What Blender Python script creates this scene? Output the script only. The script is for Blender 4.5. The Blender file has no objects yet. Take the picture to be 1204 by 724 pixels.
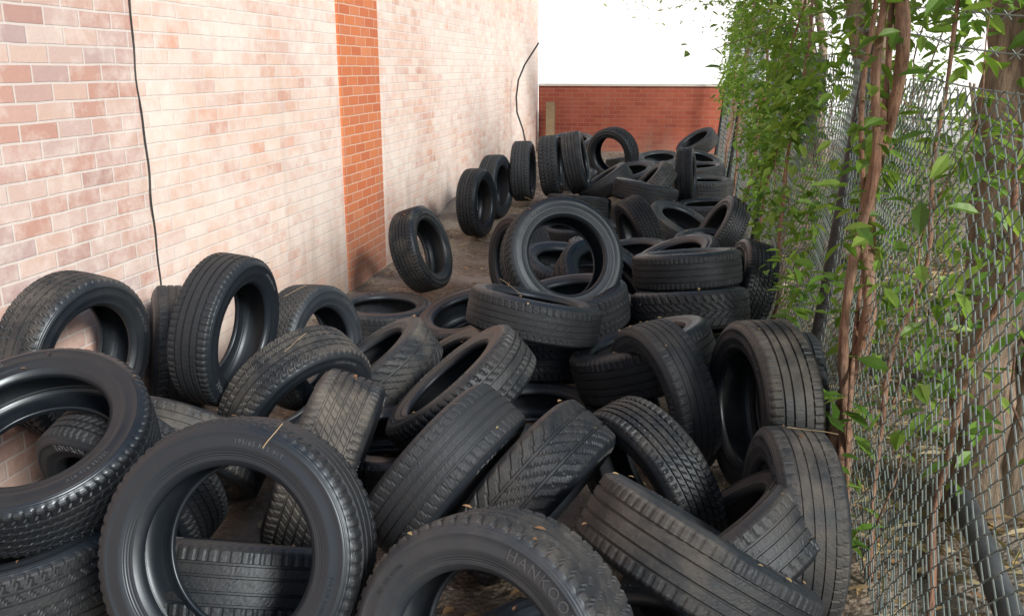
import bpy, math, random
import numpy as np
from mathutils import Vector, Matrix, Quaternion, noise
D2=bpy.data
scene=bpy.context.scene
rnd=random.Random(11); nr=np.random.default_rng(5)
# ---------------------------------------------------------------- helpers
def link(o,parent=None):
    bpy.context.collection.objects.link(o)
    if parent: o.parent=parent
    return o
def empty(name):
    e=D2.objects.new(name,None); return link(e)
def obj(name,me,mat=None,parent=None,smooth=False):
    o=D2.objects.new(name,me)
    if mat: me.materials.append(mat)
    me.polygons.foreach_set('use_smooth',[smooth]*len(me.polygons))
    return link(o,parent)
def mesh_np(name,V,Fq):
    me=D2.meshes.new(name); V=np.asarray(V,dtype=np.float32); Fq=np.asarray(Fq,dtype=np.int32)
    n=Fq.shape[1]
    me.vertices.add(len(V)); me.vertices.foreach_set('co',V.ravel())
    me.loops.add(Fq.size); me.loops.foreach_set('vertex_index',Fq.ravel())
    me.polygons.add(len(Fq)); me.polygons.foreach_set('loop_start',np.arange(0,Fq.size,n,dtype=np.int32))
    me.update(calc_edges=True); return me
def box_me(name,x0,x1,y0,y1,z0,z1):
    V=[(x0,y0,z0),(x1,y0,z0),(x1,y1,z0),(x0,y1,z0),(x0,y0,z1),(x1,y0,z1),(x1,y1,z1),(x0,y1,z1)]
    return mesh_np(name,V,[(0,3,2,1),(4,5,6,7),(0,1,5,4),(1,2,6,5),(2,3,7,6),(3,0,4,7)])
class NT:
    def __init__(s,name):
        s.m=D2.materials.new(name); s.m.use_nodes=True; s.t=s.m.node_tree; s.n=s.t.nodes
        s.b=s.n['Principled BSDF']; s.out=s.n['Material Output']
    def add(s,typ,**kw):
        n=s.n.new(typ)
        for k,v in kw.items():
            if k in ('i',):
                for kk,vv in v.items(): s.set(n,kk,vv)
            else: setattr(n,k,v)
        return n
    def set(s,n,k,v):
        inp=n.inputs[k]
        if isinstance(v,bpy.types.NodeSocket): s.t.links.new(v,inp)
        else:
            if hasattr(inp.default_value,'__len__') and not hasattr(v,'__len__'): v=(v,v,v)
            if hasattr(inp.default_value,'__len__') and len(inp.default_value)==4 and len(v)==3: v=(*v,1)
            inp.default_value=v
    def math(s,op,a,b=None,c=None,clamp=False):
        n=s.add('ShaderNodeMath',operation=op,use_clamp=clamp); s.set(n,0,a)
        if b is not None: s.set(n,1,b)
        if c is not None: s.set(n,2,c)
        return n.outputs[0]
    def mix(s,f,a,b,mode='MIX'):
        n=s.add('ShaderNodeMix',data_type='RGBA',blend_type=mode)
        s.set(n,0,f); s.set(n,6,a); s.set(n,7,b); return n.outputs[2]
    def noise(s,vec,scale,detail=4,rough=.55,out='Fac'):
        n=s.add('ShaderNodeTexNoise',i={'Scale':scale,'Detail':detail,'Roughness':rough})
        if vec is not None: s.set(n,'Vector',vec)
        return n.outputs[out]
    def ramp(s,f,stops,interp='LINEAR'):
        n=s.add('ShaderNodeValToRGB'); s.set(n,0,f); r=n.color_ramp; r.interpolation=interp
        while len(r.elements)<len(stops): r.elements.new(.5)
        for e,(p,c) in zip(r.elements,stops):
            e.position=p; e.color=(*c,1) if hasattr(c,'__len__') else (c,c,c,1)
        return n.outputs[0]
    def bump(s,h,strength=.5,dist=.01,prev=None):
        n=s.add('ShaderNodeBump',i={'Strength':strength,'Distance':dist,'Height':h})
        if prev: s.set(n,'Normal',prev)
        return n.outputs[0]
def tube(path,rad,sides=8,cap=True):
    P=[Vector(p) for p in path]; n=len(P); V=[];Fc=[]
    prev=None
    for i,p in enumerate(P):
        t=(P[min(i+1,n-1)]-P[max(i-1,0)]).normalized()
        if prev is None:
            a=t.cross(Vector((1,0,0)) if abs(t.x)<.8 else Vector((0,1,0))).normalized()
        else:
            a=(prev-t*prev.dot(t)).normalized()
        prev=a; b=t.cross(a); r=rad[i] if hasattr(rad,'__len__') else rad
        for k in range(sides):
            an=2*math.pi*k/sides; V.append(p+(a*math.cos(an)+b*math.sin(an))*r)
    for i in range(n-1):
        for k in range(sides):
            Fc.append((i*sides+k,i*sides+(k+1)%sides,(i+1)*sides+(k+1)%sides,(i+1)*sides+k))
    return [v[:] for v in V],Fc
def join(parts):
    V=[];Fc=[]
    for v,f in parts:
        o=len(V); V+=v; Fc+=[tuple(a+o for a in q) for q in f]
    return V,Fc
def wiggle(p0,p1,n,amp,seed,freq=1.5):
    p0=Vector(p0);p1=Vector(p1);out=[]
    for i in range(n):
        t=i/(n-1); p=p0.lerp(p1,t)
        w=noise.noise_vector(Vector((t*freq*3+seed*7.3,seed*1.7,0)))*amp*(min(1,t*4))
        out.append(p+w)
    return out
# ---------------------------------------------------------------- materials
def brick_mat(name,cols,mortar,white,wcol,bump=.6,ucomp='Y',morts=.0055):
    s=NT(name); tc=s.add('ShaderNodeTexCoord'); sp=s.add('ShaderNodeSeparateXYZ',i={0:tc.outputs['Object']})
    cb=s.add('ShaderNodeCombineXYZ',i={'X':sp.outputs[ucomp],'Y':sp.outputs['Z']}); v0=cb.outputs[0]
    wv=s.noise(v0,7,2,.5,'Color'); 
    off=s.add('ShaderNodeVectorMath',operation='MULTIPLY_ADD',i={0:wv,1:(.008,.008,0),2:v0}); v=off.outputs[0]
    b=s.add('ShaderNodeTexBrick',offset=.5,i={'Vector':v,'Color1':(0,0,0),'Color2':(1,1,1),'Mortar':(0,0,0),'Scale':1,'Mortar Size':morts,'Mortar Smooth':.25,'Brick Width':.212,'Row Height':.0712})
    k=len(cols); col=s.ramp(b.outputs['Color'],[((i+.0)/(k-1),c) for i,c in enumerate(cols)])
    big=s.noise(v0,.9,5,.6); med=s.noise(v0,9,5,.7); fine=s.noise(v0,70,4,.7)
    col=s.mix(s.math('MULTIPLY',med,.45),col,tuple(c*.7 for c in cols[0]),'MIX')
    w=s.math('ADD',s.math('MULTIPLY',s.math('SUBTRACT',big,.5),3.0),s.math('MULTIPLY',s.math('SUBTRACT',med,.5),2.4))
    w=s.math('ADD',w,white,clamp=True)
    col=s.mix(s.math('MULTIPLY',w,.78),col,wcol)
    col=s.mix(s.math('MULTIPLY',b.outputs['Fac'],.85),col,s.mix(w,mortar,tuple(c*.9 for c in wcol)))
    # long damp streaks and splash-back dirt near the ground
    mp=s.add('ShaderNodeMapping',i={'Vector':v0,'Scale':(3.2,.35,1)}); st=s.noise(mp.outputs[0],1.6,4,.6)
    g=s.add('ShaderNodeMapRange',i={'Value':s.math('ADD',sp.outputs['Z'],s.math('MULTIPLY',st,-.9)),'From Min':-.45,'From Max':.15,'To Min':.6,'To Max':0})
    col=s.mix(g.outputs[0],col,(.26,.19,.15))
    col=s.mix(s.math('MULTIPLY',s.ramp(st,[(.58,0),(.75,1)]),.22),col,(.34,.26,.22))
    col=s.mix(s.math('MULTIPLY',fine,.28),col,s.mix(.5,col,(.1,.08,.07)))
    s.set(s.b,'Base Color',col); s.set(s.b,'Roughness',.88)
    h=s.math('SUBTRACT',s.math('MULTIPLY',fine,.25),b.outputs['Fac'])
    h=s.math('ADD',h,s.math('MULTIPLY',med,.4))
    s.set(s.b,'Normal',s.bump(h,bump,.008)); return s.m
WM=(.88,.80,.73)
m_brick_pale=brick_mat('pale_brick',[(.64,.35,.26),(.80,.58,.45),(.70,.49,.42),(.86,.72,.6),(.76,.43,.31),(.84,.68,.57)],(.76,.68,.62),.52,WM)  # whitened colour: overexposed brightness painted into the middle and far wall
m_brick_pink=brick_mat('pink_brick',[(.48,.29,.25),(.68,.43,.35),(.52,.39,.38),(.74,.56,.47),(.58,.31,.24),(.76,.64,.57)],(.70,.64,.59),.2,WM)  # pinker copy for the near wall, with less overexposure painted in
m_brick_orange=brick_mat('orange_brick',[(.62,.17,.06),(.68,.22,.08),(.56,.15,.06),(.72,.27,.12)],(.70,.46,.34),-.75,WM)
m_brick_red=brick_mat('red_brick',[(.34,.075,.04),(.40,.10,.05),(.30,.06,.035),(.44,.12,.07)],(.38,.18,.13),-1.2,WM,ucomp='X')
def rubber(name,tread):
    s=NT(name); tc=s.add('ShaderNodeTexCoord'); oi=s.add('ShaderNodeObjectInfo'); ge=s.add('ShaderNodeNewGeometry')
    R0=oi.outputs['Random']; R1=s.math('FRACT',s.math('MULTIPLY',R0,17.3)); R2=s.math('FRACT',s.math('MULTIPLY',R0,53.9))
    ov=s.add('ShaderNodeVectorMath',operation='ADD',i={0:tc.outputs['Object'],1:s.add('ShaderNodeCombineXYZ',i={'X':s.math('MULTIPLY',R0,37.),'Y':s.math('MULTIPLY',R0,91.)}).outputs[0]}).outputs[0]
    n1=s.noise(ov,5,5,.65); n2=s.noise(ov,60,4,.7); n4=s.noise(ov,260,2,.6)
    base=s.mix(R1,(.006,.009,.013),(.018,.023,.030)) if not tread else s.mix(R1,(.008,.010,.013),(.025,.027,.030))
    up=s.add('ShaderNodeSeparateXYZ',i={0:ge.outputs['Normal']}).outputs['Z']
    upm=s.add('ShaderNodeMapRange',i={'Value':up,'From Min':-.3,'From Max':1,'To Min':.2,'To Max':1}).outputs[0]
    d=s.math('MULTIPLY',s.ramp(n1,[(.42,0),(.68,1)]),upm)
    R2p=s.math('POWER',R2,2.4)
    amt=s.math('MULTIPLY',d,s.math('MULTIPLY_ADD',R2p,.75 if tread else .3,.05 if tread else .03))
    spk=s.ramp(n2,[(.64,0),(.72,1)]); amt=s.math('ADD',amt,s.math('MULTIPLY',spk,.09 if tread else .03),clamp=True)
    col=s.mix(amt,base,(.20,.175,.14))
    sp=s.ramp(n4,[(.72,0),(.77,1)]); col=s.mix(s.math('MULTIPLY',sp,.3),col,(.25,.22,.18))
    s.set(s.b,'Base Color',col)
    r=s.math('MULTIPLY_ADD',n1,.24,s.math('MULTIPLY_ADD',amt,.4,s.math('MULTIPLY_ADD',R1,.16,.23 if not tread else .36))); s.set(s.b,'Roughness',r)
    s.set(s.b,'Specular IOR Level',.6 if not tread else .45); s.set(s.b,'Specular Tint',(.86,.94,1.0))
    if not tread:
        sx=s.add('ShaderNodeSeparateXYZ',i={0:tc.outputs['Object']})
        rad=s.math('SQRT',s.math('ADD',s.math('POWER',sx.outputs['X'],2),s.math('POWER',sx.outputs['Y'],2)))
        ring=s.math('SINE',s.math('MULTIPLY',rad,2*math.pi/.006))
        msk=s.math('ADD',s.math('MULTIPLY',s.math('GREATER_THAN',rad,.285),s.math('LESS_THAN',rad,.300)),s.math('MULTIPLY',s.math('GREATER_THAN',rad,.222),s.math('LESS_THAN',rad,.240)))
        h=s.math('MULTIPLY_ADD',s.math('MULTIPLY',ring,msk),.5,s.math('MULTIPLY',n2,.22))
        s.set(s.b,'Normal',s.bump(h,.3,.0025))
    else:
        uv=s.add('ShaderNodeUVMap'); su=s.add('ShaderNodeSeparateXYZ',i={0:uv.outputs[0]})
        zig=s.math('MULTIPLY',s.math('PINGPONG',s.math('MULTIPLY',su.outputs['Y'],60.),.5),.012)
        uu=s.math('FRACT',s.math('MULTIPLY',s.math('ADD',su.outputs['X'],zig),s.math('MULTIPLY_ADD',s.math('FLOOR',s.math('MULTIPLY',R2,4)),20.,50.)))
        sip=s.math('LESS_THAN',uu,.13)
        h=s.math('SUBTRACT',s.math('MULTIPLY',n2,.6),sip)
        s.set(s.b,'Normal',s.bump(h,.6,.0028))
    return s.m
m_side=rubber('tire_rubber_sidewall',False); m_tread=rubber('tire_rubber_tread',True)
def simple(name,c1,c2,scale=8,rough=.8,bump=.4,dist=.01,metal=0):
    s=NT(name); tc=s.add('ShaderNodeTexCoord'); n=s.noise(tc.outputs['Object'],scale,6,.65); n2=s.noise(tc.outputs['Object'],scale*9,3,.6)
    f=s.ramp(n,[(.35,0),(.68,1)]); col=s.mix(f,c1,c2); s.set(s.b,'Base Color',s.mix(s.math('MULTIPLY',n2,.4),col,tuple(c*.55 for c in c1)) if c1[0]<.7 else col)
    s.set(s.b,'Roughness',rough); s.set(s.b,'Metallic',metal); s.set(s.b,'Normal',s.bump(s.math('ADD',n,s.math('MULTIPLY',n2,.4)),bump,dist)); return s.m
m_letter=simple('raised_lettering',(.055,.058,.062),(.085,.087,.09),30,.5,.1,.001)
m_white=simple('white_paint',(.86,.85,.83),(.88,.88,.86),2,.8,.1)
m_conc=simple('concrete',(.5,.48,.45),(.6,.58,.54),1.2,.9,.3)
m_coping=simple('coping_stone',(.6,.57,.52),(.7,.67,.62),5,.9,.4)
m_steel=simple('galvanised_wire',(.15,.20,.19),(.28,.33,.31),14,.55,.2,.002,.25)
m_black=simple('black_steel',(.02,.022,.025),(.05,.05,.05),9,.55,.2,.002,.2)
m_pipe=simple('grey_pipe_metal',(.07,.08,.09),(.14,.15,.16),9,.5,.3,.003,.3)
def bark_mat(name,c1,c2,c3,sc):
    s=NT(name); tc=s.add('ShaderNodeTexCoord'); mp=s.add('ShaderNodeMapping',i={'Vector':tc.outputs['Object'],'Scale':(1,1,.16)})
    n=s.noise(mp.outputs[0],sc*2,6,.7); n2=s.noise(tc.outputs['Object'],sc*.25,3,.6)
    col=s.mix(s.ramp(n2,[(.4,0),(.65,1)]),s.ramp(n,[(.35,c1),(.6,c2)]),c3)
    col=s.mix(.6,col,s.ramp(n,[(.35,c1),(.62,c2)])); s.set(s.b,'Base Color',col); s.set(s.b,'Roughness',.9)
    s.set(s.b,'Normal',s.bump(n,1.,.02)); return s.m
m_bark=bark_mat('bark',(.09,.06,.04),(.32,.23,.16),(.24,.22,.16),14)
m_vine=bark_mat('vine_bark',(.12,.055,.035),(.34,.19,.12),(.3,.22,.16),28)
m_wood=simple('weathered_wood',(.25,.18,.1),(.36,.27,.16),10,.85,.4)
m_dark=simple('dark_glass',(.03,.035,.04),(.05,.05,.055),3,.2,.05)
def ground_mat():
    s=NT('dirt_ground'); tc=s.add('ShaderNodeTexCoord'); v=tc.outputs['Object']
    n=s.noise(v,1.3,6,.6); n2=s.noise(v,22,6,.7); vo=s.add('ShaderNodeTexVoronoi',i={'Vector':v,'Scale':55.})
    c=s.ramp(n2,[(.3,(.08,.058,.04)),(.5,(.20,.15,.105)),(.7,(.34,.28,.21))]); c2=s.mix(s.ramp(n,[(.45,0),(.65,1)]),c,(.33,.295,.25))
    c3=s.mix(s.math('MULTIPLY',s.ramp(vo.outputs['Distance'],[(.1,1),(.5,0)]),.3),c2,(.40,.35,.29))
    s.set(s.b,'Base Color',c3); s.set(s.b,'Roughness',.95)
    s.set(s.b,'Normal',s.bump(s.math('SUBTRACT',n2,s.math('MULTIPLY',vo.outputs['Distance'],.6)),.9,.02)); return s.m
m_ground=ground_mat()
def leaf_mat(name,cols,trans=.45):
    s=NT(name); at=s.add('ShaderNodeAttribute',attribute_name='rnd'); 
    k=len(cols); col=s.ramp(at.outputs['Fac'],[(i/(k-1),c) for i,c in enumerate(cols)])
    s.set(s.b,'Base Color',col); s.set(s.b,'Roughness',.45)
    tr=s.add('ShaderNodeBsdfTranslucent',i={'Color':s.mix(.5,col,(.4,.6,.06),'MIX')})
    mx=s.add('ShaderNodeMixShader',i={0:trans,1:s.b.outputs[0],2:tr.outputs[0]}); s.t.links.new(mx.outputs[0],s.out.inputs[0]); return s.m
m_leaf=leaf_mat('green_leaves',[(.05,.12,.02),(.10,.22,.03),(.17,.32,.05),(.28,.40,.08)],.5)
m_leaf_y=leaf_mat('yellow_green_leaves',[(.08,.15,.03),(.16,.24,.05),(.3,.32,.08),(.36,.27,.06)])
m_litter=leaf_mat('dry_leaves',[(.12,.065,.035),(.22,.12,.06),(.34,.22,.11),(.45,.35,.16)],.1)
m_straw=leaf_mat('dry_grass_straw',[(.3,.2,.11),(.45,.34,.19),(.55,.46,.3),(.2,.2,.07)],.2)
# ---------------------------------------------------------------- tyre meshes
import bmesh
def tire_mesh(idx,kind,text,small):
    NS=360
    ribs={0:[-.050,-.018,.018,.050],1:[-.045,0,.045],2:[-.052,-.02,.02,.052],3:[-.036,.036],4:[-.055,-.028,0,.028,.055],5:[-.048,-.016,.016,.048]}[kind]
    gw=.0045 if kind!=3 else .006; dep=.0065 if kind!=5 else .0035
    zs=[]; 
    for gc in ribs: zs+=[(gc-gw,0),(gc-gw*.6,1),(gc+gw*.6,1),(gc+gw,0)]
    full=[(-.084,0)]+zs+[(.084,0)]
    out=[]
    for a,b in zip(full[:-1],full[1:]):
        out.append(a)
        if a[1]==0 and b[1]==0:
            k=max(1,int((b[0]-a[0])/.006))
            for q in range(1,k): out.append((a[0]+(b[0]-a[0])*q/k,0))
    out.append(full[-1])
    prof=[]; tag=[]
    sideA=[(.203,.070),(.203,.080),(.2055,.087),(.212,.093),(.2165,.0975),(.2195,.0995),(.223,.0985),(.232,.1025),(.246,.1065),(.252,.1085),(.2545,.1078),(.268,.1075),(.2795,.1058),(.281,.1068),(.2835,.1064),(.290,.1032),(.297,.0985)]
    should=[(.3035,.0935),(.3085,.0895)]
    for r,z in sideA: prof.append((r,-z)); tag.append(0)
    for r,z in should: prof.append((r,-z)); tag.append(2)
    for z,g in out:
        prof.append((.315-.0032*(abs(z)/.084)**2.6-(dep if g else 0),z)); tag.append(3 if g else 1)
    for r,z in should[::-1]: prof.append((r,z)); tag.append(2)
    for r,z in sideA[::-1]: prof.append((r,z)); tag.append(0)
    for r,z in [(.208,.066),(.217,.078),(.24,.091),(.265,.095),(.286,.088),(.298,.07),(.3025,.04),(.303,0),(.3025,-.04),(.298,-.07),(.286,-.088),(.265,-.095),(.24,-.091),(.217,-.078),(.208,-.066)]:
        prof.append((r,z)); tag.append(4)
    M=len(prof); pr=np.array(prof); tg=np.array(tag)
    K=np.arange(NS)[:,None]; th=2*np.pi*K/NS
    r=np.repeat(pr[None,:,0],NS,0).copy(); z=np.repeat(pr[None,:,1],NS,0)
    zz=z; ang=K*np.ones_like(zz)
    def lug(mask,per,duty,shift,depth):
        ph=np.mod(ang+shift,per)
        r[mask&(ph<duty)]-=depth
    sh=np.isin(tg,[1,2])[None,:]&(np.abs(zz)>max(ribs)+.004); inner=(tg==1)[None,:]&(np.abs(zz)<max(ribs))
    if kind==0: lug(sh,6,1.6,zz*60,.0055); lug(inner&(np.abs(zz)>.02),6,1.4,zz*120,.004)
    elif kind==1: lug(sh,8,2.2,np.abs(zz)*90,.0065); lug(inner,8,1.8,np.abs(zz)*220,.005)
    elif kind==2: lug(sh,5,1.2,0*zz,.003)
    elif kind==3: lug(sh,9,2.4,np.abs(zz)*200,.0045); lug(inner,9,1.8,zz*260,.0035)
    elif kind==4: lug(sh,5,1.5,zz*30,.005); lug(inner,5,1.2,-zz*150,.0035)
    elif kind==5: lug(sh,6,1.3,zz*40,.0025)
    r+= (tg==1)[None,:]*nr.normal(0,.00025,(NS,M))
    V=np.stack([r*np.cos(th),r*np.sin(th),z],-1).reshape(-1,3)
    k=np.arange(NS)[:,None]; q=np.arange(M)[None,:]
    a=k*M+q; b=((k+1)%NS)*M+q; c=((k+1)%NS)*M+(q+1)%M; d=k*M+(q+1)%M
    Fq=np.stack([a,b,c,d],-1).reshape(-1,4)
    me=mesh_np('tire_mesh_%d'%idx,V,Fq)
    istread=np.isin(tg,[1,2,3]); ft=(istread&np.roll(istread,-1))
    mi=np.repeat(ft[None,:],NS,0).reshape(-1).astype(np.int32)
    me.materials.append(m_side); me.materials.append(m_tread); me.materials.append(m_letter)
    me.polygons.foreach_set('material_index',mi)
    me.polygons.foreach_set('use_smooth',(mi==0))
    uvl=me.uv_layers.new(name='UVMap')
    qq=np.repeat(q,NS,0).reshape(-1); kk=np.repeat(k,M,1).reshape(-1)
    u0=kk/NS*1.979; u1=(kk+1)/NS*1.979; v0=pr[qq,1]; v1=pr[(qq+1)%M,1]
    uv=np.stack([np.stack([u0,v0],-1),np.stack([u1,v0],-1),np.stack([u1,v1],-1),np.stack([u0,v1],-1)],1)
    uvl.data.foreach_set('uv',uv.astype(np.float32).ravel())
    bm=bmesh.new(); bm.from_mesh(me)
    def letters(body,size,rad,ang0,side,mi=2):
        tc=D2.curves.new('t','FONT'); tc.body=body; tc.size=size; tc.extrude=.0016; tc.align_x='CENTER'; tc.space_character=1.25; tc.resolution_u=3
        to=D2.objects.new('t',tc); bpy.context.collection.objects.link(to)
        dg=bpy.context.evaluated_depsgraph_get(); m=D2.meshes.new_from_object(to.evaluated_get(dg))
        for v in m.vertices:
            x,y,zq=v.co; an=ang0-x/rad; rr=rad+y; 
            zp=np.interp(rr,[.223,.232,.246,.252,.2545,.268,.2795],[.0985,.1025,.1065,.1085,.1078,.1075,.1058])
            v.co=(rr*math.cos(an),rr*math.sin(an),zp+zq+.0006)
            if side<0: v.co=(v.co.x,-v.co.y,-v.co.z)
        while len(m.materials)<3: m.materials.append(m_letter)
        m.polygons.foreach_set('material_index',[mi]*len(m.polygons)); m.polygons.foreach_set('use_smooth',[False]*len(m.polygons))
        bm.from_mesh(m); D2.objects.remove(to); D2.meshes.remove(m)
    for side in (1,-1):
        letters(text,.032,.2560,math.pi/2,side); letters(small,.015,.2575,-math.pi/2,side); letters(small[::-1],.011,.2575,math.pi,side,0)
    bm.to_mesh(me); bm.free(); me.update()
    return me
specs=[(0,'HANKOOK','205/60 R16 92H'),(1,'ALL SEASON','215/55 R17 94V'),(2,'RADIAL','195/65 R15 91T'),(3,'WINTER M+S','225/60 R16 98S'),(4,'TOURING','205/55 R16 91V'),(5,'STEEL BELTED','185/70 R14 88T')]
TM=[tire_mesh(i,k,a,b) for i,(k,a,b) in enumerate(specs)]
T=[(-34,162,39,-29,-91,29),(-97,173,52,5,-93,36),(-173,204,59,13,-43,89),(-176,192,30,-6,2,100),(-225,291,55,98,-15,-11),(-216,345,37,-83,-55,12),(-175,317,60,99,-3,-12),(-168,383,32,97,-23,8),(-147,318,32,77,-46,-45),(-175,510,11,3,-1,100),(-177,605,36,94,-14,32),(-133,375,24,-54,-16,83),(-99,373,23,-52,-15,84),(-78,315,40,-63,-9,77),(-112,483,18,-20,-21,96),(-56,450,66,45,-78,43),(-39,520,37,45,-42,79),(-104,597,33,-78,-62,10),(-65,549,35,20,-15,97),(-61,389,52,16,18,97),(-61,419,22,-2,23,97),(9,505,51,-10,14,99),(11,468,38,-10,20,98),
(-10,376,38,-32,8,94),(-1,344,32,-86,-50,-14),(35,316,42,-95,-30,2),(-4,279,25,-74,-61,-28),(43,534,32,-94,-17,29),(49,346,31,-100,-7,0),(39,252,28,-99,-12,2),(19,241,24,-63,22,75),(10,210,38,45,38,81),(-41,258,30,80,-25,-55),(-69,255,36,80,-19,-57),(-111,258,33,93,15,-35),(-172,273,27,-9,-70,-70),(-170,239,31,-24,-88,-41),(-114,204,23,-2,51,86),(-56,362,10,0,0,100),(-13,191,22,-16,33,93),(-184,818,39,99,-14,4),(-178,879,47,99,-15,4),(-156,918,58,100,3,3),(-126,911,65,99,3,11),(-101,916,68,98,0,21),(-76,1093,61,-43,-90,-12),
(-147,1275,57,1,-22,98),(-21,1157,45,-4,-20,98),(28,1195,42,22,-18,96),(31,1408,49,-51,-25,82),(-51,1015,42,-20,-19,96),(-70,919,46,-55,-5,84),(-25,891,46,-71,-9,69),(11,928,55,99,-10,9),(30,982,36,0,-2,100),(6,797,24,40,-21,89),(38,746,30,-84,-16,53),(-26,726,31,-86,-38,-34),(30,874,27,-6,-4,100),(-29,616,31,-16,-10,98),(-46,481,23,-21,-8,97),(-107,314,12,6,-1,100),(-180,209,11,-2,-1,100),(30,159,12,-5,8,100),(-80,535,13,6,-10,99),(11,491,12,-6,2,100),(-49,587,12,0,6,100),(30,566,17,-10,22,97),(-41,653,15,-4,-17,98),
(20,654,14,-12,-9,99),(-54,713,14,15,-1,99),(30,720,21,4,-14,99),(-91,798,14,0,-4,100),(-34,818,16,1,0,100),(-92,866,30,7,15,99),(-28,869,45,18,10,98),(-120,1040,38,7,-10,99),(-23,1077,36,4,2,100),(28,1122,37,-8,-4,100),(-123,1122,39,13,6,99),(-62,1204,39,-13,9,99),(-51,450,40,-14,-6,99),(2,565,39,-37,-15,92)]
force={0:0,1:2,2:4,32:3,33:5,31:2,8:0,6:2,19:5,25:2,24:5,26:4,29:5,3:0}
for i,t in enumerate(T):
    k=force[i] if i in force else rnd.choice((0,0,1,2,2,2,3,4,4,5,5,5))
    o=D2.objects.new('tire' if i==0 else 'tire.%03d'%i,TM[k]); link(o)
    a=Vector(t[3:]).normalized()
    o.rotation_mode='QUATERNION'
    spin=rnd.uniform(0,6.28)
    q=Vector((0,0,1)).rotation_difference(a)
    if i==0:
        y=q@Vector((0,1,0)); x=q@Vector((1,0,0)); best=0;bv=-9
        for s_ in range(72):
            an=s_*math.pi/36; d=x*math.cos(an)+y*math.sin(an); v=d.z+d.x*.7
            if v>bv: bv=v;best=an
        spin=best-math.pi/2
    o.rotation_quaternion=q@Quaternion((0,0,1),spin)
    sc=1+(rnd.uniform(-.03,.02) if i<45 else rnd.uniform(-.08,.03))
    o.scale=(sc,sc,sc*rnd.uniform(.86,1.02)); o.location=(t[0]/100,t[1]/100,t[2]/100)
# debris resting on upward-facing tyre surfaces
bpy.context.view_layer.update(); dg=bpy.context.evaluated_depsgraph_get()
DEB=[]; TW=[]
for k in range(1500):
    x=rnd.uniform(-2.2,.6); y=rnd.uniform(1.4,10)
    hit,loc,nor,idx,ob,mt=scene.ray_cast(dg,Vector((x,y,3)),Vector((0,0,-1)))
    if hit and nor.z>.72:
        if len(DEB)<330: DEB.append((loc+nor*.006)[:])
        elif len(TW)<34: TW.append((loc+nor*.004,nor.copy()))
# ---------------------------------------------------------------- ground
def gz(y):
    t=min(1,max(0,(y-7.6)/2)); return .25*t*t*(3-2*t)
def gx(X): return np.where(X>.9,np.minimum(.12,(X-.9)*.12),0)
GX=np.concatenate([[-150,-60,-25,-12],np.linspace(-8,12,101),[20,40,80,150]]); GY=np.concatenate([[-60,-25,-8],np.linspace(-3,22,141),[30,45,80,160,300]])
V=[]
for y in GY:
    for x in GX:
        z=gz(y)
        if -8<=x<=12 and -3<=y<=22: z+=noise.noise(Vector((x*1.3,y*1.3,0)))*.02+noise.noise(Vector((x*5,y*5,3)))*.008-.02
        if x>.9: z+=min(.12,(x-.9)*.12)
        V.append((x,y,z))
nx=len(GX); Fq=[(j*nx+i,j*nx+i+1,(j+1)*nx+i+1,(j+1)*nx+i) for j in range(len(GY)-1) for i in range(nx-1)]
obj('ground',mesh_np('ground',V,Fq),m_ground,smooth=True)
obj('parking_lot',box_me('lot',-40,60,17.2,24.9,-.2,.42),m_conc)
obj('side_yard_pavement',box_me('yard',4.6,11.9,-4,16.5,-.2,.2),m_conc)
# gravel
V=[];Fq=[]
for k in range(2600):
    x=rnd.uniform(-2.36,.62); y=rnd.uniform(.9,14); s_=rnd.uniform(.004,.013); z=gz(y)+.002+s_*.3; o=len(V)
    P6=[(1,0,0),(0,1,0),(-1,0,0),(0,-1,0),(0,0,.8),(0,0,-.8)]
    for p in P6: V.append((x+p[0]*s_*rnd.uniform(.6,1.3),y+p[1]*s_*rnd.uniform(.6,1.3),z+p[2]*s_*rnd.uniform(.6,1.1)))
    for a_,b_ in ((0,1),(1,2),(2,3),(3,0)): Fq.append((o+a_,o+b_,o+4)); Fq.append((o+b_,o+a_,o+5))
m_gravel=simple('gravel_stone',(.2,.17,.14),(.42,.38,.33),20,.9,.2,.002)
obj('gravel',mesh_np('gravel',V,Fq),m_gravel)
# ---------------------------------------------------------------- left brick building
bb=empty('brick_building')
obj('wall_near',box_me('w1',-10,-2.40,-6,3.74,-.3,5.6),m_brick_pink,bb)
obj('wall_middle',box_me('w2',-10,-2.402,3.752,6.22,-.3,5.6),m_brick_pale,bb)
obj('orange_brick_pier',box_me('w3',-10,-2.385,6.22,7.08,-.3,5.6),m_brick_orange,bb)
obj('wall_far',box_me('w4',-10,-2.40,7.08,15.6,-.3,5.6),m_brick_pale,bb)
obj('roof_coping',box_me('w5',-10.1,-2.33,-6.1,15.7,5.6,5.72),m_coping,bb)
v,f=tube([(-2.397+.003*math.sin(z*7)+.003,3.745+.008*math.sin(z*2.3)+.005*math.sin(z*11)+.004*math.sin(z*23),z) for z in np.linspace(-.02,5.55,120)],.0042,6)  # thin dark tube added to stand for the expansion joint in the wall
obj('wall_joint_line',mesh_np('joint_line',v,f),m_black,bb,True)
pts=[(-1.98,12.9,1.96),(-2.06,12.9,1.84),(-2.18,12.9,1.66),(-2.27,12.9,1.45),(-2.3,12.9,1.22),(-2.29,12.9,1.0),(-2.2,12.9,.75),(-2.15,12.9,.5),(-2.14,12.9,.2)]
v,f=tube(pts,.013,6); obj('hanging_cable',mesh_np('hc',v,f),m_black,None,True)
fw=empty('low_brick_wall')
obj('wall',box_me('fw',-2.39,1.6,15.6,15.83,-.3,1.32),m_brick_red,fw)
obj('coping',box_me('fc',-2.39,1.62,15.57,15.86,1.32,1.355),m_coping,fw)
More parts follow.
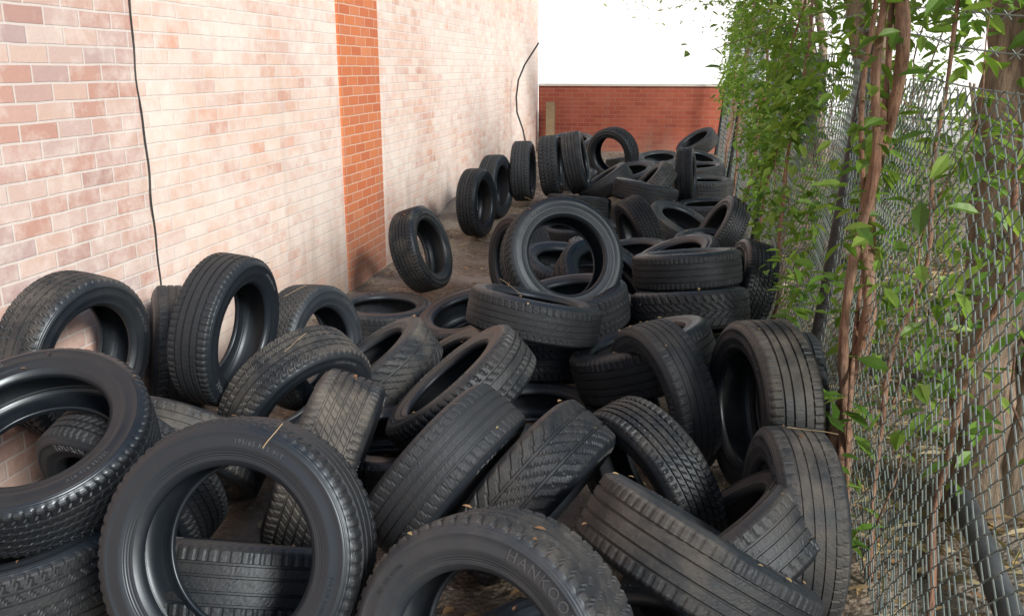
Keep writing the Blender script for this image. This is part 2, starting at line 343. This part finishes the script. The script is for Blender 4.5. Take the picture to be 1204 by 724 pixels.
obj('wooden_post',box_me('wp',-2.2,-2.06,15.2,15.34,0,1.06),m_wood)
wb=empty('white_building')
obj('wall',box_me('wbw',-14,16,25,34,-.2,7.5),m_white,wb)
obj('door',box_me('wbd',-9.0,-8.0,24.96,25.02,.42,2.55),m_conc,wb)
obj('roof_fascia',box_me('wbf',-14.2,16.2,24.8,34.2,7.5,7.8),m_white,wb)
obj('window',box_me('wbi',11,12.7,24.95,25.05,2.2,3.6),m_dark,wb)
hb=empty('white_house')
obj('wall',box_me('hw',12,20,-6,15,-.2,4.0),m_white,hb)
obj('roof',box_me('hr',11.8,20.2,-6.2,15.2,4.0,4.2),m_coping,hb)
for k,y in enumerate((0,4,8,12)): obj('window_%d'%k,box_me('hwi',11.95,12.04,y,y+1.1,1.4,2.8),m_dark,hb)
# ---------------------------------------------------------------- chain-link fence
def fx(y,t):
    return .655+.075*t+.03*math.sin(y*1.7)*math.sin(min(t,1.7)*1.8)+.015*math.sin(y*5.1+t*2)
def fh(y): return 1.46+.05*y
fen=empty('chain_link_fence')
a=.064; L0,L1=.55,15.4
nw=int((L1-L0)/(a/2)); vv=[]; ff=[]
rw=.0021
for k in range(nw):
    yb=L0+k*a/2; H=fh(yb); g0=gz(yb)-.01; J=int((H-0)/(a/2))
    prev=None
    for j in range(J+1):
        s_=L0+(k+((j+k)%2))*a/2; t=j*a/2
        w=.0022 if (j+k)%2 else -.0022
        p=(fx(s_,t)+w*(1 if j%2 else -1),s_,g0+t+.01*math.sin(s_*3))
        if prev is not None:
            d=Vector(p)-Vector(prev); d.normalize(); n1=Vector((1,0,0)); n2=d.cross(n1).normalized()
            o=len(vv)
            for q in (prev,p):
                q=Vector(q)
                vv+= [(q+n1*rw)[:],(q+n2*rw)[:],(q-n1*rw)[:],(q-n2*rw)[:]]
            ff+=[(o,o+1,o+5,o+4),(o+1,o+2,o+6,o+5),(o+2,o+3,o+7,o+6),(o+3,o,o+4,o+7)]
        prev=p
obj('wire_mesh',mesh_np('wm',vv,ff),m_steel,fen)
for k,y in enumerate((.5,4.15,7.6,11.4,15.2)):
    H=fh(y)+.12
    pth=[(fx(y,t)-.035+.03*t,y,gz(y)-.1+t) for t in np.linspace(0,H+.1,8)]
    v,f=tube(pth,.03,10); obj('post_%d'%k,mesh_np('post',v,f),m_black,fen,True)
parts=[]
for hh,dx in ((0,0),(.09,.03),(.17,.05)):
    ys=np.arange(.5,15.3,.08); parts.append(tube([(fx(y,fh(y))+dx+.004*math.sin(y*40),y,gz(y)+fh(y)+hh+.02*math.sin(y*1.7+hh*9)) for y in ys],.0024,5))
    if hh>0:
        for y in np.arange(.6,15.2,.13):
            c=Vector((fx(y,fh(y))+dx,y,gz(y)+fh(y)+hh+.02*math.sin(y*1.7+hh*9)))
            for sgn in (1,-1): parts.append(tube([c+Vector((.012*sgn,.004,-.012)),c+Vector((-.012*sgn,-.004,.012))],.0015,4))
v,f=join(parts); obj('barbed_wire',mesh_np('bw',v,f),m_steel,fen)
# ---------------------------------------------------------------- leaves
def leaves(name,C,size,mat,droop=.5,aspect=.42,parent=None,flat=False):
    C=np.asarray(C); n=len(C); s=size*nr.uniform(.5,1.3,n)
    az=nr.uniform(0,2*np.pi,n); dz=nr.uniform(-1,.35,n)*droop*1.4
    if flat: dz=nr.normal(0,.18,n)
    d=np.stack([np.cos(az),np.sin(az),dz],1); d/=np.linalg.norm(d,axis=1)[:,None]
    up=np.stack([nr.normal(0,.5,n),nr.normal(0,.5,n),np.ones(n)],1) if not flat else np.stack([nr.normal(0,.15,n),nr.normal(0,.15,n),np.ones(n)],1)
    r=np.cross(d,up); r/=np.linalg.norm(r,axis=1)[:,None]; u=np.cross(r,d)
    S=s[:,None]; w=aspect
    p0=C; p1=C+d*S*.35+r*S*w*.5+u*S*.06; p2=C+d*S*.7+r*S*w*.38+u*S*.02; p3=C+d*S-u*S*.12
    q1=C+d*S*.35-r*S*w*.5+u*S*.06; q2=C+d*S*.7-r*S*w*.38+u*S*.02; m1=C+d*S*.35-u*S*.03; m2=C+d*S*.7-u*S*.06
    V=np.stack([p0,p1,p2,p3,q2,q1,m1,m2],1).reshape(-1,3); b=np.arange(n)[:,None]*8
    tri=np.concatenate([b+np.array([[0,1,6]]),b+np.array([[1,2,6]]),b+np.array([[2,7,6]]),b+np.array([[2,3,7]]),b+np.array([[0,6,5]]),b+np.array([[6,4,5]]),b+np.array([[6,7,4]]),b+np.array([[7,3,4]])],1).reshape(-1,3)
    me=mesh_np(name,V,tri)
    at=me.attributes.new('rnd','FLOAT','FACE'); at.data.foreach_set('value',np.repeat(nr.uniform(0,1,n),8).astype(np.float32))
    return obj(name,me,mat,parent)
def clump(c,rad,n):
    p=nr.normal(0,.45,(n,3)); return np.array(c)+p*np.array(rad)
def tree(base,H,lean,rad,seed,nleaf,crown_c,crown_r,mat,ls=.08,amp=.14):
    e=empty('tree'); rr=random.Random(seed)
    top=Vector(base)+Vector(lean)+Vector((0,0,H))
    trunk=wiggle(base,top,26,amp,seed); parts=[tube(trunk,[rad*(1.35-.35*min(1,i/3))*(1-.55*i/25)*(1+.12*math.sin(i*1.7+seed)) for i in range(26)],14)]
    st2=wiggle(Vector(base)+Vector((.5*rad,-.9*rad,0)),top+Vector((.25,-.35,-.3)),22,amp*1.2,seed+40); parts.append(tube(st2,[rad*.6*(1-.6*i/21) for i in range(22)],10))
    cl=[]
    for b in range(11):
        i=rr.randrange(13,25); st=trunk[i]
        tgt=Vector(crown_c)+Vector((rr.gauss(0,.6)*crown_r[0],rr.gauss(0,.6)*crown_r[1],rr.gauss(0,.5)*crown_r[2]))
        br=wiggle(st,tgt,9,.18,seed*3+b); parts.append(tube(br,[rad*.3*(1-.85*k/8) for k in range(9)],6))
        for k in range(3,9):
            for tw in range(3):
                dv=Vector((rr.gauss(0,.4),rr.gauss(0,.4),rr.gauss(0,.25)-.1)); e2=br[k]+dv
                parts.append(tube(wiggle(br[k],e2,4,.04,b+k+tw),[.006,.004,.003,.002],4)); cl.append(e2); cl.append(br[k]+dv*.6)
    v,f=join(parts); obj('trunk_and_limbs',mesh_np('trunk',v,f),m_bark,e,True)
    per=max(1,nleaf//len(cl)); C=np.concatenate([clump(c,(.28,.28,.22),per) for c in cl])
    leaves('foliage',C,ls,mat,.6,parent=e)
tree((1.2,3.3,0),3.1,(.06,.1,0),.12,1,1900,(1.35,3.7,2.65),(.8,1.2,.4),m_leaf,.075)
tree((1.55,4.5,0),3.2,(-.1,.2,0),.15,2,2500,(1.4,5.4,2.7),(.9,1.6,.45),m_leaf,.075)
tree((1.45,7.6,.1),3.3,(-.1,.3,0),.13,3,3600,(1.1,8.6,2.8),(.9,1.8,.5),m_leaf)
tree((1.9,12.5,.2),3.9,(-.6,.3,0),.12,4,3800,(.4,13.0,3.3),(1.6,1.7,.4),m_leaf_y)
tree((3.2,3.0,.1),3.4,(.1,.3,0),.13,6,2200,(3.2,3.4,2.6),(1.2,1.8,.6),m_leaf)
vs=empty('climbing_vine'); parts=[]
def stem(y,t0,t1,r,seed,dx=-.02,dy=0,lean=0.0):
    pts=[]
    for i in range(30):
        u=i/29; t=t0+(t1-t0)*u
        w=noise.noise_vector(Vector((u*6+seed*3.1,seed,0)))
        xb=fx(y,min(t,1.8)) if lean==0 else .66+lean*t
        pts.append((xb+dx+w.x*.06,y+dy*u+w.y*.18,gz(y)+t))
    parts.append(tube(pts,[r*(1.15-.5*i/29)*(1+.15*math.sin(i*1.9+seed)) for i in range(30)],8)); return pts
stems=[stem(3.15,0,3.0,.024,1,-.03,.0,.02),stem(3.22,0,2.9,.016,2,-.03,-.1,.01),stem(3.05,0,2.6,.013,3,-.02,.15,.03),stem(3.3,0,2.8,.010,4,-.02,.0,.012),stem(3.0,0,1.9,.008,5,-.01,.5),
 stem(2.75,.0,2.4,.008,6,.03,.2),stem(5.6,0,2.8,.012,7,-.03,.4),stem(6.6,0,2.9,.010,8,-.03,-.4),stem(8.4,0,2.8,.014,9,-.03,.2),stem(10.0,0,2.8,.012,10,-.03,.3),stem(2.4,.1,2.4,.010,11,.1,.1),stem(12.4,0,2.6,.014,12,-.02,.3)]
for k in range(16):
    y=rnd.uniform(2.2,13); stem(y,rnd.uniform(.2,1.0),rnd.uniform(1.5,2.6),.003,20+k,rnd.choice((-.03,.03)),rnd.uniform(-.6,.6))
v,f=join(parts); obj('stems',mesh_np('stems',v,f),m_vine,vs,True)
C=[]
for y,t,n,rr in [(4.9,.6,70,.2),(5.0,.9,110,.22),(5.2,1.5,130,.25),(5.6,1.3,170,.25),(5.9,.7,130,.22),(6.1,1.6,220,.3),(6.4,1.1,190,.28),(6.8,1.8,240,.35),(7.2,1.3,220,.3),(7.4,.7,130,.25),(7.9,1.9,240,.4),(8.4,1.3,220,.35),(8.8,.8,200,.3),(9.3,1.9,260,.4),(10.,1.2,240,.4),(10.6,1.8,260,.45),(11.4,1.2,240,.4),(12.2,1.9,260,.5),(13,1.2,240,.5),(14,1.9,260,.6),(14.6,1.1,220,.5),(4.7,1.7,80,.25),(4.4,1.1,50,.2),(4.2,1.95,80,.3),(3.4,2.0,80,.3),(2.8,1.85,70,.25),(3.7,1.3,55,.2),(2.6,1.4,50,.25),(2.9,.9,40,.2),(2.5,.7,45,.22),(3.7,.6,50,.2),(2.4,1.1,40,.22)]:
    C.append(clump((fx(y,t)+(-.05 if y>4.6 else .07),y,gz(y)+t),(.15,rr,rr),n))
for p in stems: 
    for q in p[10:]: C.append(clump(q,(.1,.14,.1),3))
leaves('leaves',np.concatenate(C),.088,m_leaf,.8,.42,vs)
C=[clump((.585,2.98,.50),(.10,.12,.10),22),clump((.585,2.85,.32),(.08,.12,.10),18),clump((.60,2.72,.16),(.06,.12,.08),14),clump((fx(3.3,1.05)+.02,3.2,1.08),(.14,.14,.06),22),clump((fx(3.3,1.3),3.4,1.25),(.1,.1,.06),12),clump((.60,3.7,.75),(.08,.14,.1),22),clump((.60,4.4,.55),(.08,.16,.14),30)]
leaves('leaf_sprays',np.concatenate(C),.095,m_leaf,.45,.38,vs)
C=[]
for k in range(150):
    x=rnd.uniform(.85,2.6); y=rnd.uniform(2.0,12); C.append(clump((x,y,rnd.uniform(.15,1.1 if x<1.3 else 1.7)),(.2,.25,.2),34))
sh=empty('undergrowth_shrub'); leaves('leaves',np.concatenate(C),.064,m_leaf,.6,.45,sh)
parts=[]
for k in range(60):
    x=rnd.uniform(.8,2.5); y=rnd.uniform(1.8,11); parts.append(tube(wiggle((x,y,.05),(x+rnd.gauss(0,.3),y+rnd.gauss(0,.4),rnd.uniform(.6,1.9)),9,.12,k+50),[.007-.0006*i for i in range(9)],5))
v,f=join(parts); obj('twigs',mesh_np('tw',v,f),m_vine,sh,True)
hd=empty('hedge'); C=[]
for k in range(80):
    x=rnd.uniform(3.3,4.3); y=rnd.uniform(-1,17); C.append(clump((x,y,rnd.uniform(.1,1.1)),(.4,.45,.35),30))
leaves('foliage',np.concatenate(C),.09,m_leaf,.6,.5,hd)
parts=[tube(wiggle((3.8,y,0),(3.8+rnd.gauss(0,.3),y,1.4),7,.15,int(y*9)),.018,6) for y in np.arange(-1,17,.6)]
v,f=join(parts); obj('stems',mesh_np('hs',v,f),m_bark,hd)
n=5200; X=np.where(nr.uniform(0,1,n)<.35,nr.uniform(-2.3,.6,n),nr.uniform(.6,3.2,n)); Y=nr.uniform(.8,15,n)
C=np.stack([X,Y,np.array([gz(y) for y in Y])+.012+gx(X)],1); leaves('leaf_litter',C,.055,m_litter,flat=True,aspect=.5)
if DEB: leaves('fallen_leaves',np.array(DEB),.022,m_litter,flat=True,aspect=.45)
parts=[]
for p,nn in TW:
    a_=rnd.uniform(0,6.28); t=nn.cross(Vector((math.cos(a_),math.sin(a_),0))).normalized(); Lh=rnd.uniform(.03,.09)
    parts.append(tube([p-t*Lh+nn*.0,p-t*Lh*.4+nn*.006,p+t*Lh*.3+nn*.008,p+t*Lh+nn*.012],.0013,4))
if parts:
    v,f=join(parts); obj('dry_twigs',mesh_np('dt',v,f),m_wood)
n=2200; X=nr.uniform(.68,2.6,n); Y=nr.uniform(1.2,8,n); C=np.stack([X,Y,np.full(n,.015)+gx(X)+nr.uniform(0,.03,n)+np.array([gz(y) for y in Y])],1)
leaves('dry_grass',C,.16,m_straw,flat=True,aspect=.04)
v,f=tube([(1.12,3.5,.11),(1.08,3.1,.1),(1.02,2.6,.1),(1.0,2.3,.09)],.042,12); obj('fallen_pipe',mesh_np('pipe',v,f),m_pipe,None,True)
# ---------------------------------------------------------------- camera, light
cd=D2.cameras.new('camera'); co=link(D2.objects.new('camera',cd)); 
co.rotation_euler=(math.radians(90-15.13),0,math.radians(10.38)); co.location=(0,0,1.62); cd.lens=36*1043/1204; cd.clip_start=.05; cd.clip_end=1000
scene.camera=co
sd=Vector((.68,-.62,.52)).normalized()
w=D2.worlds.new("World"); scene.world=w; w.use_nodes=True; nt=w.node_tree; bg=nt.nodes['Background']
sky=nt.nodes.new('ShaderNodeTexSky'); sky.sky_type='NISHITA'; sky.sun_disc=False
sky.sun_elevation=math.asin(sd.z); sky.sun_rotation=math.atan2(sd.x,sd.y); sky.dust_density=1.2; sky.air_density=1.0
nt.links.new(sky.outputs[0],bg.inputs[0]); bg.inputs[1].default_value=.15
sl=D2.lights.new('sun','SUN'); sl.energy=5.0; sl.angle=math.radians(14); sl.color=(1,.97,.92); so=link(D2.objects.new('sun',sl))
so.rotation_euler=sd.to_track_quat('Z','Y').to_euler()
scene.view_settings.view_transform='Standard'; scene.view_settings.look='None'; scene.view_settings.exposure=0
